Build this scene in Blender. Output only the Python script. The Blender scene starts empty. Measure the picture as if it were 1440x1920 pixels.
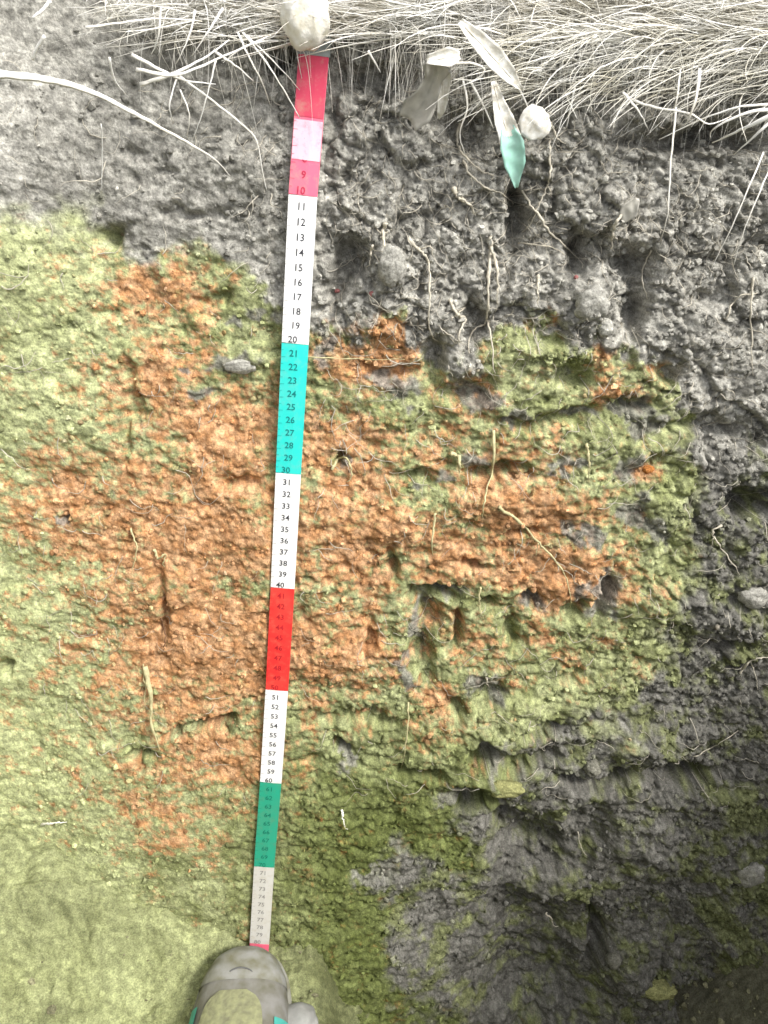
import bpy, math, random
import numpy as np
from mathutils import Vector

scene = bpy.context.scene
random.seed(7)
rng = np.random.default_rng(7)

# ------------------------------------------------------------------ frame of the cut face
ALPHA = math.radians(18.0)                 # the face leans back by this much
DOWN = np.array([0.0, -math.sin(ALPHA), -math.cos(ALPHA)])
NORM = np.array([0.0, -math.cos(ALPHA), math.sin(ALPHA)])
FOC, THETA, DIST, S0 = 1450.0, math.radians(21.25), 0.579, 0.110
CAM = S0 * DOWN + DIST * NORM
PITCH = ALPHA + THETA

# ------------------------------------------------------------------ camera, world, sun, exposure
cd = bpy.data.cameras.new('camera')
cam = bpy.data.objects.new('camera', cd)
scene.collection.objects.link(cam)
cd.sensor_fit = 'VERTICAL'
cd.sensor_height = 24.0
cd.lens = 24.0 * FOC / 1920.0
cd.clip_start = 0.02
cd.clip_end = 2000.0
cam.location = CAM
cam.rotation_euler = (math.pi / 2 - PITCH, 0, 0)
scene.camera = cam

SUN_EL, SUN_AZ = math.radians(54), math.radians(122)   # azimuth clockwise from +Y
world = bpy.data.worlds.new('World')
scene.world = world
world.use_nodes = True
wn = world.node_tree
wn.nodes.clear()
sky = wn.nodes.new('ShaderNodeTexSky')
sky.sky_type = 'NISHITA'
sky.sun_disc = False
sky.sun_elevation = SUN_EL
sky.sun_rotation = SUN_AZ
sky.dust_density = 4.0
hs = wn.nodes.new('ShaderNodeHueSaturation')
hs.inputs['Saturation'].default_value = 0.18           # thin cloud: nearly grey skylight
bg = wn.nodes.new('ShaderNodeBackground')
bg.inputs['Strength'].default_value = 0.15
wo = wn.nodes.new('ShaderNodeOutputWorld')
wn.links.new(sky.outputs[0], hs.inputs['Color'])
wn.links.new(hs.outputs[0], bg.inputs['Color'])
wn.links.new(bg.outputs[0], wo.inputs['Surface'])

sl = bpy.data.lights.new('sun', 'SUN')
sl.energy = 1.5
sl.angle = math.radians(12)
sl.color = (1.0, 0.96, 0.90)
sun = bpy.data.objects.new('sun', sl)
scene.collection.objects.link(sun)
sdir = Vector((math.sin(SUN_AZ) * math.cos(SUN_EL), math.cos(SUN_AZ) * math.cos(SUN_EL), math.sin(SUN_EL)))
sun.rotation_euler = sdir.to_track_quat('Z', 'Y').to_euler()

scene.view_settings.view_transform = 'Standard'
scene.view_settings.look = 'None'
scene.view_settings.gamma = 1
scene.view_settings.use_curve_mapping = False
scene.view_settings.exposure = 1.15

# ------------------------------------------------------------------ numeric helpers
def smooth(x):
    x = np.clip(x, 0, 1)
    return x * x * (3 - 2 * x)

def _h(ix, iy, seed):
    n = (ix.astype(np.int64) * 374761393 + iy.astype(np.int64) * 668265263 + seed * 974634777) & 0xFFFFFFFF
    n = ((n ^ (n >> 13)) * 1274126177) & 0xFFFFFFFF
    n = ((n ^ (n >> 16)) * 2246822519) & 0xFFFFFFFF
    return (n ^ (n >> 15)) & 0xFFFFFFFF

def perlin(x, y, seed=0):
    x0 = np.floor(x); y0 = np.floor(y)
    fx = x - x0; fy = y - y0
    u = fx * fx * fx * (fx * (fx * 6 - 15) + 10)
    v = fy * fy * fy * (fy * (fy * 6 - 15) + 10)
    def g(dx, dy):
        a = _h(x0 + dx, y0 + dy, seed) * (2 * math.pi / 4294967296.0)
        return np.cos(a) * (fx - dx) + np.sin(a) * (fy - dy)
    a, b, c, d = g(0, 0), g(1, 0), g(0, 1), g(1, 1)
    return ((a + (b - a) * u) + ((c + (d - c) * u) - (a + (b - a) * u)) * v) * 1.45

def fbm(x, y, lam, octv=4, seed=0, gain=0.5):
    r = 0; a = 1; t = 0
    for i in range(octv):
        r = r + a * perlin(x / lam, y / lam, seed + i * 17)
        t += a; a *= gain; lam *= 0.5
    return r / t

def worley(x, y, lam, seed=0):
    x = x / lam; y = y / lam
    x0 = np.floor(x); y0 = np.floor(y)
    best = np.full(x.shape, 9.0); val = np.zeros(x.shape)
    for dx in (-1, 0, 1):
        for dy in (-1, 0, 1):
            cx = x0 + dx; cy = y0 + dy
            h = _h(cx, cy, seed)
            px = cx + (h & 0xFFFF) / 65536.0
            py = cy + ((h >> 16) & 0xFFFF) / 65536.0
            d = (x - px) ** 2 + (y - py) ** 2
            m = d < best
            best = np.where(m, d, best)
            val = np.where(m, (_h(cx, cy, seed + 5) & 0xFFFF) / 65536.0, val)
    return np.sqrt(best), val

def facets(x, y, lam, seed=0, tilt=1.0):
    """broken angular crumbs: every cell a little tilted plane at its own height"""
    x = x / lam; y = y / lam
    x0 = np.floor(x); y0 = np.floor(y)
    best = np.full(x.shape, 9.0); sec = np.full(x.shape, 9.0); val = np.zeros(x.shape)
    for dx in (-1, 0, 1):
        for dy in (-1, 0, 1):
            cx = x0 + dx; cy = y0 + dy
            h = _h(cx, cy, seed); h2 = _h(cx, cy, seed + 5)
            px = cx + (h & 0xFFFF) / 65536.0; py = cy + ((h >> 16) & 0xFFFF) / 65536.0
            d = (x - px) ** 2 + (y - py) ** 2
            a = (h2 & 0xFFFF) / 65536.0; b = ((h2 >> 16) & 0xFFFF) / 65536.0
            v = a - 0.5 + tilt * ((x - px) * (b - .5) + (y - py) * (((h >> 8) & 0xFFFF) / 65536.0 - .25))
            m = d < best
            sec = np.where(m, best, np.minimum(sec, d))
            best = np.where(m, d, best)
            val = np.where(m, v, val)
    edge = np.sqrt(sec) - np.sqrt(best)
    return val - 0.55 * np.exp(-(edge / 0.10) ** 2)

def us2px(u, s):                            # undisplaced face point -> photograph pixel
    ds = s - S0
    z = DIST * math.cos(THETA) + ds * math.sin(THETA)
    yd = ds * math.cos(THETA) - DIST * math.sin(THETA)
    z = np.maximum(z, 0.05)
    return 720 + FOC * u / z, 960 + FOC * yd / z

def px2us(px, py, n=0.0):                   # photograph pixel -> face coordinates at offset n
    phi = math.atan((py - 960) / FOC) + THETA
    d = DIST - n
    s = S0 + d * math.tan(phi)
    z = d * math.cos(THETA) + (s - S0) * math.sin(THETA)
    return (px - 720) / FOC * z, s

def W(u, s, n):
    u = np.asarray(u, float); s = np.asarray(s, float); n = np.asarray(n, float)
    return np.stack([u + 0 * s, DOWN[1] * s + NORM[1] * n, DOWN[2] * s + NORM[2] * n], -1)

# ------------------------------------------------------------------ tape line
TP = [(590, 60), (588, 105), (577, 250), (568, 370), (554, 640), (541, 880), (530, 1095), (519, 1288), (508, 1458), (496, 1613), (488, 1745), (485, 1790)]
_t = [px2us(a, b, 0.008) for a, b in TP]
TU = np.array([a for a, b in _t]); TS = np.array([b for a, b in _t])
def tape_u(s):
    return np.interp(s, TS, TU)

# ------------------------------------------------------------------ shape of the cut face
HOLLOWS = [(650,500,30,48,-1.9),(640,560,16,30,-1.2),(960,400,22,62,-2.2),(890,245,62,42,-1.7),(1085,470,24,34,-1.8),(1185,500,40,34,-2.2),
 (1180,590,24,60,-1.9),(870,735,52,22,-1.4),(1250,690,26,24,-1.2),(1395,945,52,24,-2.6),(815,1112,44,13,-1.7),(800,1150,22,40,-1.4),
 (925,1132,22,16,-1.6),(1010,1128,26,12,-1.5),(1085,1142,24,14,-1.4),(860,1180,14,34,-1.3),(960,1180,12,36,-1.2),(745,1060,12,30,-1.0),(690,1200,12,30,-.9),(850,1330,16,24,-1.3),(1135,1118,16,42,-1.2),(885,1060,34,10,-1.2),(985,1000,40,9,-.8),(795,1235,22,38,-1.5),(1285,1462,66,20,-3.6),(1195,1462,55,13,-2.4),
 (645,1410,18,16,-1.8),(910,1410,26,34,-1.9),(985,1425,50,16,-1.8),(895,1500,46,15,-2.6),(945,1545,34,22,-2.4),(790,1450,48,12,-1.9),
 (1000,1610,70,50,-2.6),(1010,1760,110,60,-2.2),(1010,1880,130,70,-2.6),(405,1360,30,14,-2.0),(345,1368,40,7,-1.0),(640,868,13,15,-1.3),(120,967,9,10,-1.2),
 (6,1262,12,12,-1.4),(272,1430,24,12,-1.0),(212,442,22,26,-1.2),(525,105,30,28,-2.5),(1330,262,130,20,-2.2),(720,150,90,30,-1.4),
 (1080,700,30,20,-1.2),(1100,780,40,12,-1.2),(1000,790,60,10,-1.0),(820,680,18,50,-1.3),(740,690,60,12,-.9),(1380,1220,40,14,-1.3),(1180,760,60,14,-1.3),
 (930,880,60,14,-1.5),(780,900,30,12,-.9),(880,600,18,50,-1.4),(450,900,40,18,-.8),(300,1130,14,80,-.8),(240,760,10,90,-.7),(920,1300,30,20,-1.4),
 (1020,1370,60,12,-1.5),(1110,1470,60,14,-1.5),(1070,1270,30,10,-1.0),(1340,800,60,20,-1.3),(700,1345,60,9,-1.0),(600,1340,40,8,-.8),(1130,1800,20,60,-2.0),
 (1290,1900,40,30,-2),(1100,1570,30,60,-1.2),(1320,560,30,20,-.8),(350,400,70,14,-.5),(400,560,40,12,-.6)]
BUMPS = [(730,490,45,60,1.2),(780,560,30,40,.9),(1110,575,48,55,1.7),(1150,410,24,34,1.2),(925,1370,80,28,1.6),(930,1460,60,22,2.0),(1240,1400,90,30,1.8),
 (1250,1600,110,60,2.0),(1390,1720,60,160,2.6),(1320,640,70,60,1.3),(1190,640,30,30,1.4),(720,610,60,40,1.1),
 (1060,1720,60,70,1.6),(1180,1840,80,60,1.6),(1240,1870,70,30,1.4),(430,300,60,40,.7),(640,400,30,40,.9),(1230,1130,70,50,1.3),(1240,220,70,30,1.5),
 (1010,930,120,26,1.0),(720,980,60,50,.9),(880,960,70,30,.8),(470,680,60,16,.7),(300,520,60,30,.6),(1030,660,80,20,1.2),(1190,830,70,30,1.0),(1370,1150,60,30,1.4),
 (640,1240,60,30,.8),(1000,1330,70,16,1.0),(760,1640,120,60,.8),(600,1560,60,40,.5),(1240,1500,200,10,.6)]

def face_height(u, s, fine=True):
    u = np.asarray(u, float); s = np.asarray(s, float)
    px, py = us2px(u, s)
    wx = fbm(u, s, 0.05, 4, 3, .6) * 40
    wy = fbm(u, s, 0.035, 4, 9, .6) * 34
    qx = px + wx; qy = py + wy
    n = 0.010 * fbm(u, s, 0.20, 3, 21) + 0.007 * fbm(u, s, 0.06, 3, 31)
    for (cx, cy, rx, ry, d) in HOLLOWS + BUMPS:
        e = ((qx - cx) / rx) ** 2 + ((qy - cy) / ry) ** 2
        n = n + (0.015 if d < 0 else 0.009) * d * np.exp(-(e ** (1.5 if d < 0 else 1.0)))
    # roughness by zone
    calm = smooth((640 - px) / 300) * smooth((py - 1300) / 300)
    calm = np.maximum(calm, 0.9 * smooth((260 - px) / 260) * smooth((py - 900) / 400))
    calm = np.maximum(calm, 0.78 * smooth((330 - px) / 200) * smooth((560 - py) / 120))
    calm = np.maximum(calm, 0.62 * smooth((380 - px) / 330))
    calm = np.maximum(calm, 0.35 * smooth((540 - px) / 60))
    calm = np.maximum(calm, 0.3 * smooth((py - 1650) / 100))
    rough = 1 - 0.75 * calm
    hum = smooth((700 - py) / 120) * smooth((px - 540) / 80) + smooth((px - 1150) / 120) * 0.8
    hum = np.clip(hum, 0, 1)
    wu = u + 0.006 * fbm(u, s, .02, 3, 53); ws = s + 0.005 * fbm(u, s, .02, 3, 55)
    mid_ = smooth(fbm(u, s, .07, 3, 59) * 2 + .6)
    n = n + rough * (0.0016 + 0.0040 * hum) * facets(wu, ws * 1.08, 0.017, 61) * (.4 + .8 * mid_)
    n = n + rough * 0.0085 * hum * facets(wu, ws, 0.042, 62, 1.2) * smooth((px - 560) / 60)
    n = n + rough * 0.0058 * fbm(u + .3 * s, s * 1.15, 0.024, 4, 71, .58)
    n = n - rough * 0.0060 * smooth(fbm(u, s * 1.15, 0.016, 4, 73, .6) * 3.4 - 1.15)
    d0, v0 = worley(u + 0.012 * fbm(u, s, .02, 2, 57), s * 1.7, 0.026, 67)
    n = n - rough * 0.0038 * np.exp(-(d0 / 0.23) ** 2) * (v0 > 0.62)
    # tool scores and little steps
    n = n + 0.0016 * rough * np.abs(perlin(u / 0.03, s / 0.011, 81))
    if fine:
        n = n + rough * (0.0011 + 0.0015 * hum) * facets(wu, ws * 1.1, 0.0068, 63)
        n = n + rough * 0.0012 * (0.5 - np.abs(perlin(u / .012, s / .0040, 83)))
        n = n + (rough * 0.0026 + 0.0006) * fbm(u, s * 1.25, 0.0085, 4, 91, 0.7)
    # left flank closer to the lens, far sides wrap forward
    n = n + 0.055 * smooth((-0.16 - u) / 0.15) * smooth((0.34 - s) / 0.34)
    n = n + 2.0 * np.maximum(0, np.abs(u) - 0.37) ** 1.15
    n = n - 0.018 * smooth((py - 1450) / 300) * smooth((px - 620) / 200)
    # the tape hangs in front of a plain strip
    k = smooth((np.abs(u - tape_u(s)) - 0.011) / 0.010) 
    lim = 0.0045 + 0.0
    n = np.where((s > 0.0) & (s < 0.80), np.minimum(n, lim + 0.06 * k), n)
    return n

def bank(x):                                 # the ground stands higher on the left
    return 0.125 * smooth((-0.155 - x) / 0.07)

# ------------------------------------------------------------------ soil colour (albedo of the horizons, with some light and shade painted in)
HUM_TOP = [(-400,380),(0,415),(60,400),(150,425),(200,455),(260,478),(400,474),(480,500),(525,600),(600,605),(645,620),(690,578),(760,582),(800,650),
           (850,705),(900,700),(940,600),(1000,585),(1050,630),(1120,640),(1180,690),(1260,690),(1290,800),(1320,860),(1900,860)]
GREY_POLY = [(1300,700),(1295,860),(1300,1080),(1250,1180),(1190,1260),(1120,1370),(1010,1410),(960,1480),(880,1520),(880,1640),(740,1650),(720,1760),
             (800,1960),(2200,2400),(2200,600)]
def poly_sd(px, py, poly):
    d = np.full(px.shape, 1e9); inside = np.zeros(px.shape, bool)
    for i in range(len(poly)):
        x0, y0 = poly[i]; x1, y1 = poly[(i + 1) % len(poly)]
        ex, ey = x1 - x0, y1 - y0
        t = np.clip(((px - x0) * ex + (py - y0) * ey) / (ex * ex + ey * ey), 0, 1)
        d = np.minimum(d, (px - x0 - t * ex) ** 2 + (py - y0 - t * ey) ** 2)
        c = ((y0 > py) != (y1 > py)) & (px < (x1 - x0) * (py - y0) / ((y1 - y0) if y1 != y0 else 1e-9) + x0)
        inside ^= c
    d = np.sqrt(d)
    return np.where(inside, d, -d)
GREYSPOT = [(650,880,16,14),(760,735,40,20),(890,740,50,24),(880,850,30,16),(820,1110,60,16),(800,1170,22,50),(1130,1120,26,40),(1000,1130,40,14),(900,1290,50,26),  # grey soil spots that also paint shade into the crevices
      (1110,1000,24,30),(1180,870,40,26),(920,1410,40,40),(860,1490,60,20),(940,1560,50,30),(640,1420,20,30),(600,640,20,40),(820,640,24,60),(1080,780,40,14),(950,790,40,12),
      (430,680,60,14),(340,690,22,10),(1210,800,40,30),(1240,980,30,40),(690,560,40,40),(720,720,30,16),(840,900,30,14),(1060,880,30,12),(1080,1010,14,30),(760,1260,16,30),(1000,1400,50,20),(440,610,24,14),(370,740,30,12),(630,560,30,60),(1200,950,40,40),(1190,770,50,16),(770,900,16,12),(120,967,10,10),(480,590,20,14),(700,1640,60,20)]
OR = [(300,540,90,60,.9),(230,600,60,80,.5),(700,650,90,70,1.0),(880,760,60,30,.7),(1030,600,60,40,.4),(1130,650,30,20,.7),(1160,730,50,25,.8),(1260,690,60,20,.8),
      (300,700,110,90,.7),(420,820,130,90,.95),(200,960,190,100,.8),(380,1000,170,150,1.0),(380,1200,180,140,1.05),(640,840,110,80,.9),(660,1000,120,140,1.0),
      (900,850,150,60,.6),(980,960,130,80,1.0),(860,1040,120,60,1.0),(1050,1080,110,60,1.15),(620,1220,130,80,.9),(880,1200,90,60,.5),(1000,1190,80,40,.4),
      (420,1420,110,70,.85),(290,1500,80,60,.6),(330,1570,90,30,.5),(820,1320,60,50,.7),(600,1330,60,40,.5),(1210,880,40,20,.8),(1200,1080,40,20,.3),
      (60,1000,70,60,.5),(120,880,60,60,.4),(1300,1130,20,12,.5),(1370,1180,20,12,.8),(1335,1560,16,16,.8),(1060,1220,100,30,.4)]
def soil_colour(u, s):
    px, py = us2px(u, s)
    qx = px + 60 * fbm(u, s, 0.06, 4, 101) + 26 * fbm(u, s, .012, 3, 103); qy = py + 55 * fbm(u, s, 0.06, 4, 111) + 22 * fbm(u, s, .012, 3, 113)
    hb = np.interp(qx, [a for a, b in HUM_TOP], [b for a, b in HUM_TOP])
    hum = smooth((hb - qy + 60 * fbm(u, s, .03, 4, 105, .65) * smooth((260 - px) / 80) + 110 * fbm(u, s * .7, .022, 4, 109, .6) * smooth((px - 540) / 60) + 40 * fbm(u, s, .02, 3, 108, .6)) / (34 + 60 * smooth((300 - px) / 150)) + 0.5)
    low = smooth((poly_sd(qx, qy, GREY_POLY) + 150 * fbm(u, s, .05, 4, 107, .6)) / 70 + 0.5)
    w = np.zeros(px.shape)
    for (cx, cy, rx, ry, a) in OR:
        w = np.maximum(w, a * np.exp(-(((px - cx) / rx) ** 2 + ((py - cy) / ry) ** 2) * 0.7))
    pn = fbm(u, s, 0.030, 5, 121, 0.62)
    w = w + .10 * smooth((700 - px) / 500) * smooth((py - 600) / 200) * smooth((1650 - py) / 200)
    orange = smooth((w - 0.50 + pn * 0.95 + 1.25 * fbm(u, s * 1.3, 0.0085, 5, 127, .78)) / 0.55 + 0.5)
    c_grey = np.array([0.335, 0.326, 0.288]); c_dk = np.array([0.165, 0.157, 0.134]); c_ash = np.array([0.430, 0.418, 0.372])
    c_ol = np.array([0.212, 0.232, 0.098]); c_ol2 = np.array([0.365, 0.390, 0.205]); c_or = np.array([0.445, 0.232, 0.105]); c_or2 = np.array([0.600, 0.370, 0.205]); c_or3 = np.array([.27, .115, .045])
    def mix(a, b, t):
        return a * (1 - t[..., None]) + b * t[..., None]
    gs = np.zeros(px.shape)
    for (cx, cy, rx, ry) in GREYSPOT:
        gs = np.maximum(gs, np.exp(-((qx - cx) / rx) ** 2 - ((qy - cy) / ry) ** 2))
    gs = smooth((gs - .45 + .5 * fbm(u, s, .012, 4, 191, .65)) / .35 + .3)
    m1 = smooth(fbm(u, s, 0.04, 4, 131) * 1.6 + 0.5)
    m2 = smooth(fbm(u, s, 0.012, 4, 141, .6) * 1.8 + 0.5)
    m3 = smooth(fbm(u, s, 0.006, 3, 151, .6) * 2.0 + 0.1)
    ol = mix(np.broadcast_to(c_ol, px.shape + (3,)), c_ol2, np.clip(0.5 * m1 + 0.5 * m2 + 0.55 * smooth((420 - px) / 400), 0, 1))
    ol = ol * (1 + .12 * smooth((300 - px) / 250))[..., None]  # paler towards the left: sunlight painted into the olive
    org = mix(np.broadcast_to(c_or, px.shape + (3,)), c_or2, m2 * 0.8)
    org = mix(org, c_or3, m3 * 0.45)
    base = mix(ol, org, orange)
    sp_ = smooth(fbm(u, s * 1.4, .0045, 3, 189, .7) * 3 - .9)
    base = mix(base, np.broadcast_to(np.array([.52, .47, .36]), px.shape + (3,)), sp_ * .5 * smooth((1500 - py) / 300))
    # dusty ash lenses within the ochre
    ash = smooth(fbm(u, s * 1.6, 0.022, 4, 161) * 3 - 1.05) * smooth((px - 300) / 200) * smooth((1000 - py) / 300)
    base = mix(base, c_ash, ash * 0.7)
    gr = mix(np.broadcast_to(c_grey, px.shape + (3,)), c_ash, m1 * 0.75)
    gr = mix(gr, c_dk, m3 * 0.5 + 0.25 * m2)
    gr = gr * (1 - .14 * smooth((520 - px) / 60) * smooth((px - 60) / 80))[..., None]
    gr = mix(gr, c_ash * 1.05, 0.50 * smooth((120 - px) / 100) * smooth((py - 120) / 150))
    lo = mix(gr * (.52 - .14 * np.exp(-((px - 1000) / 160) ** 2 - ((py - 1780) / 190) ** 2))[..., None], np.broadcast_to(c_ol * .85, px.shape + (3,)), smooth(fbm(u, s, 0.035, 5, 171, .7) * 3 + 0.15 + .6 * smooth((px - 1250) / 150) * smooth((py - 1450) / 100)) * 0.85)  # grey soil with shade painted in, deepest in the lower hollow
    # the lowest horizon is duller, and the light's fall-off is painted in
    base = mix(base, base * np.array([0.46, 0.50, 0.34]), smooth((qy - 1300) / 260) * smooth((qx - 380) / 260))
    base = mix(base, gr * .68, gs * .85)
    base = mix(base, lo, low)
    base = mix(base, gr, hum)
    cr = smooth(fbm(u, s, .004, 2, 181) * 2.4 + .5)
    base = base * (0.80 + 0.34 * cr)[..., None]
    gn = fbm(u, s * 1.4, .011, 4, 187, .7)
    base = base * np.clip(1 + 0.75 * gn, .45, 1.5)[..., None]
    return base

# ------------------------------------------------------------------ materials
def newmat(name):
    m = bpy.data.materials.new(name); m.use_nodes = True
    return m, m.node_tree.nodes, m.node_tree.links, m.node_tree.nodes['Principled BSDF']

def soil_material(name, attr=True, base=(.2, .18, .16), bump=0.0012):
    m, N, L, P = newmat(name)
    P.inputs['Roughness'].default_value = 0.95
    P.inputs['Specular IOR Level'].default_value = 0.12
    tc = N.new('ShaderNodeTexCoord')
    n1 = N.new('ShaderNodeTexNoise'); n1.inputs['Scale'].default_value = 620; n1.inputs['Detail'].default_value = 5; n1.inputs['Roughness'].default_value = .7
    n2 = N.new('ShaderNodeTexNoise'); n2.inputs['Scale'].default_value = 170; n2.inputs['Detail'].default_value = 6; n2.inputs['Roughness'].default_value = .65
    for n in (n1, n2): L.new(tc.outputs['Object'], n.inputs['Vector'])
    mr = N.new('ShaderNodeMapRange'); mr.inputs[1].default_value = .3; mr.inputs[2].default_value = .7; mr.inputs[3].default_value = .52; mr.inputs[4].default_value = 1.42
    L.new(n1.outputs['Fac'], mr.inputs[0])
    mr2 = N.new('ShaderNodeMapRange'); mr2.inputs[1].default_value = .3; mr2.inputs[2].default_value = .7; mr2.inputs[3].default_value = .78; mr2.inputs[4].default_value = 1.24
    L.new(n2.outputs['Fac'], mr2.inputs[0])
    mu = N.new('ShaderNodeMath'); mu.operation = 'MULTIPLY'; L.new(mr.outputs[0], mu.inputs[0]); L.new(mr2.outputs[0], mu.inputs[1])
    vm = N.new('ShaderNodeVectorMath'); vm.operation = 'SCALE'
    if attr:
        a = N.new('ShaderNodeAttribute'); a.attribute_name = 'soil'; L.new(a.outputs['Color'], vm.inputs[0])
    else:
        vm.inputs[0].default_value = base
    L.new(mu.outputs[0], vm.inputs['Scale'])
    L.new(vm.outputs[0], P.inputs['Base Color'])
    b = N.new('ShaderNodeBump'); b.inputs['Strength'].default_value = 0.9; b.inputs['Distance'].default_value = bump
    L.new(n1.outputs['Fac'], b.inputs['Height']); L.new(b.outputs[0], P.inputs['Normal'])
    return m

def plain_material(name, col, rough=.7, var=.25, scale=60, spec=.3, bump=0.0, col2=None, trans=0.0, stretch=None):
    m, N, L, P = newmat(name)
    P.inputs['Roughness'].default_value = rough
    P.inputs['Specular IOR Level'].default_value = spec
    tc = N.new('ShaderNodeTexCoord')
    n1 = N.new('ShaderNodeTexNoise'); n1.inputs['Scale'].default_value = scale; n1.inputs['Detail'].default_value = 4
    if stretch:
        mp = N.new('ShaderNodeMapping'); mp.inputs['Scale'].default_value = stretch
        L.new(tc.outputs['Object'], mp.inputs['Vector']); L.new(mp.outputs[0], n1.inputs['Vector'])
    else:
        L.new(tc.outputs['Object'], n1.inputs['Vector'])
    cr = N.new('ShaderNodeValToRGB')
    cr.color_ramp.elements[0].position = .32; cr.color_ramp.elements[1].position = .68
    c2 = col2 or tuple(c * (1 - var) for c in col)
    cr.color_ramp.elements[0].color = (*c2, 1); cr.color_ramp.elements[1].color = (*col, 1)
    L.new(n1.outputs['Fac'], cr.inputs[0]); L.new(cr.outputs[0], P.inputs['Base Color'])
    if bump:
        b = N.new('ShaderNodeBump'); b.inputs['Distance'].default_value = bump
        L.new(n1.outputs['Fac'], b.inputs['Height']); L.new(b.outputs[0], P.inputs['Normal'])
    if trans:
        P.inputs['Subsurface Weight'].default_value = trans
        P.inputs['Subsurface Radius'].default_value = (.002, .002, .001)
    return m

M_SOIL = soil_material('soil_profile')
M_PIT = soil_material('pit_side_soil', False, (.27, .225, .14))
M_FIELD = soil_material('field_soil', False, (.40, .37, .27), .004)
M_STRAW = plain_material('straw', (.90, .89, .84), .7, .3, 40, .25, col2=(.62, .58, .46))
M_STRAW_PALE = plain_material('pale_straw', (.90, .89, .85), .65, .3, 45, .25, col2=(.68, .64, .54))
M_ROOT = plain_material('root', (.62, .57, .46), .85, .35, 300, .15, 0.0004)
M_ROOT_OCHRE = plain_material('ochre_root', (.58, .53, .30), .85, .35, 300, .15, 0.0004)
M_ROOT_DARK = plain_material('dark_root', (.20, .11, .06), .9, .4, 300, .15, 0.0004)
M_FINE = plain_material('fine_root', (.56, .52, .43), .9, .4, 300, .1)
M_MOSS = plain_material('moss', (.56, .60, .20), .9, .45, 200, .1)
M_LEAFW = plain_material('bleached_leaf', (.84, .83, .78), .65, .3, 260, .3, .0004, col2=(.58, .54, .44))
M_LEAFG = plain_material('grey_leaf', (.50, .48, .42), .8, .3, 120, .2, 0.0005)
M_LEAFT = plain_material('green_leaf', (.38, .68, .56), .45, .0, 120, .5, col2=(.30, .50, .42))

# ------------------------------------------------------------------ object helpers
COL = scene.collection
def mesh_obj(name, verts, faces, mat, parent=None, smooth_sh=True, tri=None):
    me = bpy.data.meshes.new(name)
    me.from_pydata([tuple(v) for v in verts], [], faces)
    me.materials.append(mat)
    if smooth_sh:
        me.polygons.foreach_set('use_smooth', [True] * len(me.polygons))
    me.update()
    o = bpy.data.objects.new(name, me); COL.objects.link(o)
    if parent: o.parent = parent
    return o

def np_mesh(name, V, F, mat, colours=None, smooth_sh=True, parent=None):
    V = np.ascontiguousarray(V, dtype=np.float32); F = np.ascontiguousarray(F, dtype=np.int32)
    me = bpy.data.meshes.new(name)
    k = F.shape[1]
    me.vertices.add(len(V)); me.vertices.foreach_set('co', V.ravel())
    me.loops.add(F.size); me.loops.foreach_set('vertex_index', F.ravel())
    me.polygons.add(len(F)); me.polygons.foreach_set('loop_start', np.arange(0, F.size, k, dtype=np.int32))
    me.polygons.foreach_set('use_smooth', np.full(len(F), smooth_sh, bool))
    if colours is not None:
        a = me.attributes.new('soil', 'FLOAT_COLOR', 'POINT')
        c = np.ones((len(V), 4), np.float32); c[:, :3] = colours
        a.data.foreach_set('color', c.ravel())
    me.materials.append(mat)
    me.update(calc_edges=True); me.validate()
    o = bpy.data.objects.new(name, me); COL.objects.link(o)
    if parent: o.parent = parent
    return o

def grid_faces(nr, nc):
    i = np.arange(nr - 1)[:, None] * nc + np.arange(nc - 1)[None]
    return np.stack([i, i + nc, i + nc + 1, i + 1], -1).reshape(-1, 4)

def tag(o, label=None, cat=None, group=None, kind=None):
    if label: o['label'] = label
    if cat: o['category'] = cat
    if group: o['group'] = group
    if kind: o['kind'] = kind
    return o

def empty(name, loc, label, cat, group=None):
    o = bpy.data.objects.new(name, None); COL.objects.link(o)
    o.location = loc; o.empty_display_size = .01
    return tag(o, label, cat, group)

# ------------------------------------------------------------------ SETTING: the cut face
NC, NR = 860, 900
ua = np.linspace(-0.56, 0.56, NC)
t = np.linspace(0, 1, NR)
sa = -0.19 + 1.33 * (0.62 * t + 0.38 * t * t)
U, S = np.meshgrid(ua, sa)
H = face_height(U, S)
def place(U, S, H):
    sr = -bank(U) / math.cos(ALPHA) + 0.012 * fbm(U, U * 0, 0.07, 3, 201) + 0.010 * smooth((U - .13) / .15)
    below = smooth((S - sr + 0.012) / 0.03)
    Sc = np.maximum(S, sr) + 0.0
    soft = np.logaddexp(0.0, (S - sr) / 0.006) * 0.006
    Sc = sr + soft
    back = (Sc - S)
    P = W(U, Sc, H * below)
    P[..., 1] += back
    P[..., 2] += (1 - below) * H * 0.9 + np.minimum(back, .1) * 0.10
    return P
P = place(U, S, H)
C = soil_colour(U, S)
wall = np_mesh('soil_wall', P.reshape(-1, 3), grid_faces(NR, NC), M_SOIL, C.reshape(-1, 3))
tag(wall, 'cut face of the soil pit: grey humus over olive and orange ochre', None, None, 'structure')

def on_face(px, py, lift=0.0):
    """pixel of the photograph -> world point on the real, displaced face"""
    n = 0.0
    for _ in range(5):
        u, s = px2us(px, py, n)
        n = 0.5 * n + 0.5 * (float(face_height(np.array([u]), np.array([s]), False)[0]) + lift)
    u, s = px2us(px, py, n)
    return W(u, s, n)

def at_dist(px, py, n):
    u, s = px2us(px, py, n)
    return W(u, s, n)

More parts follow.
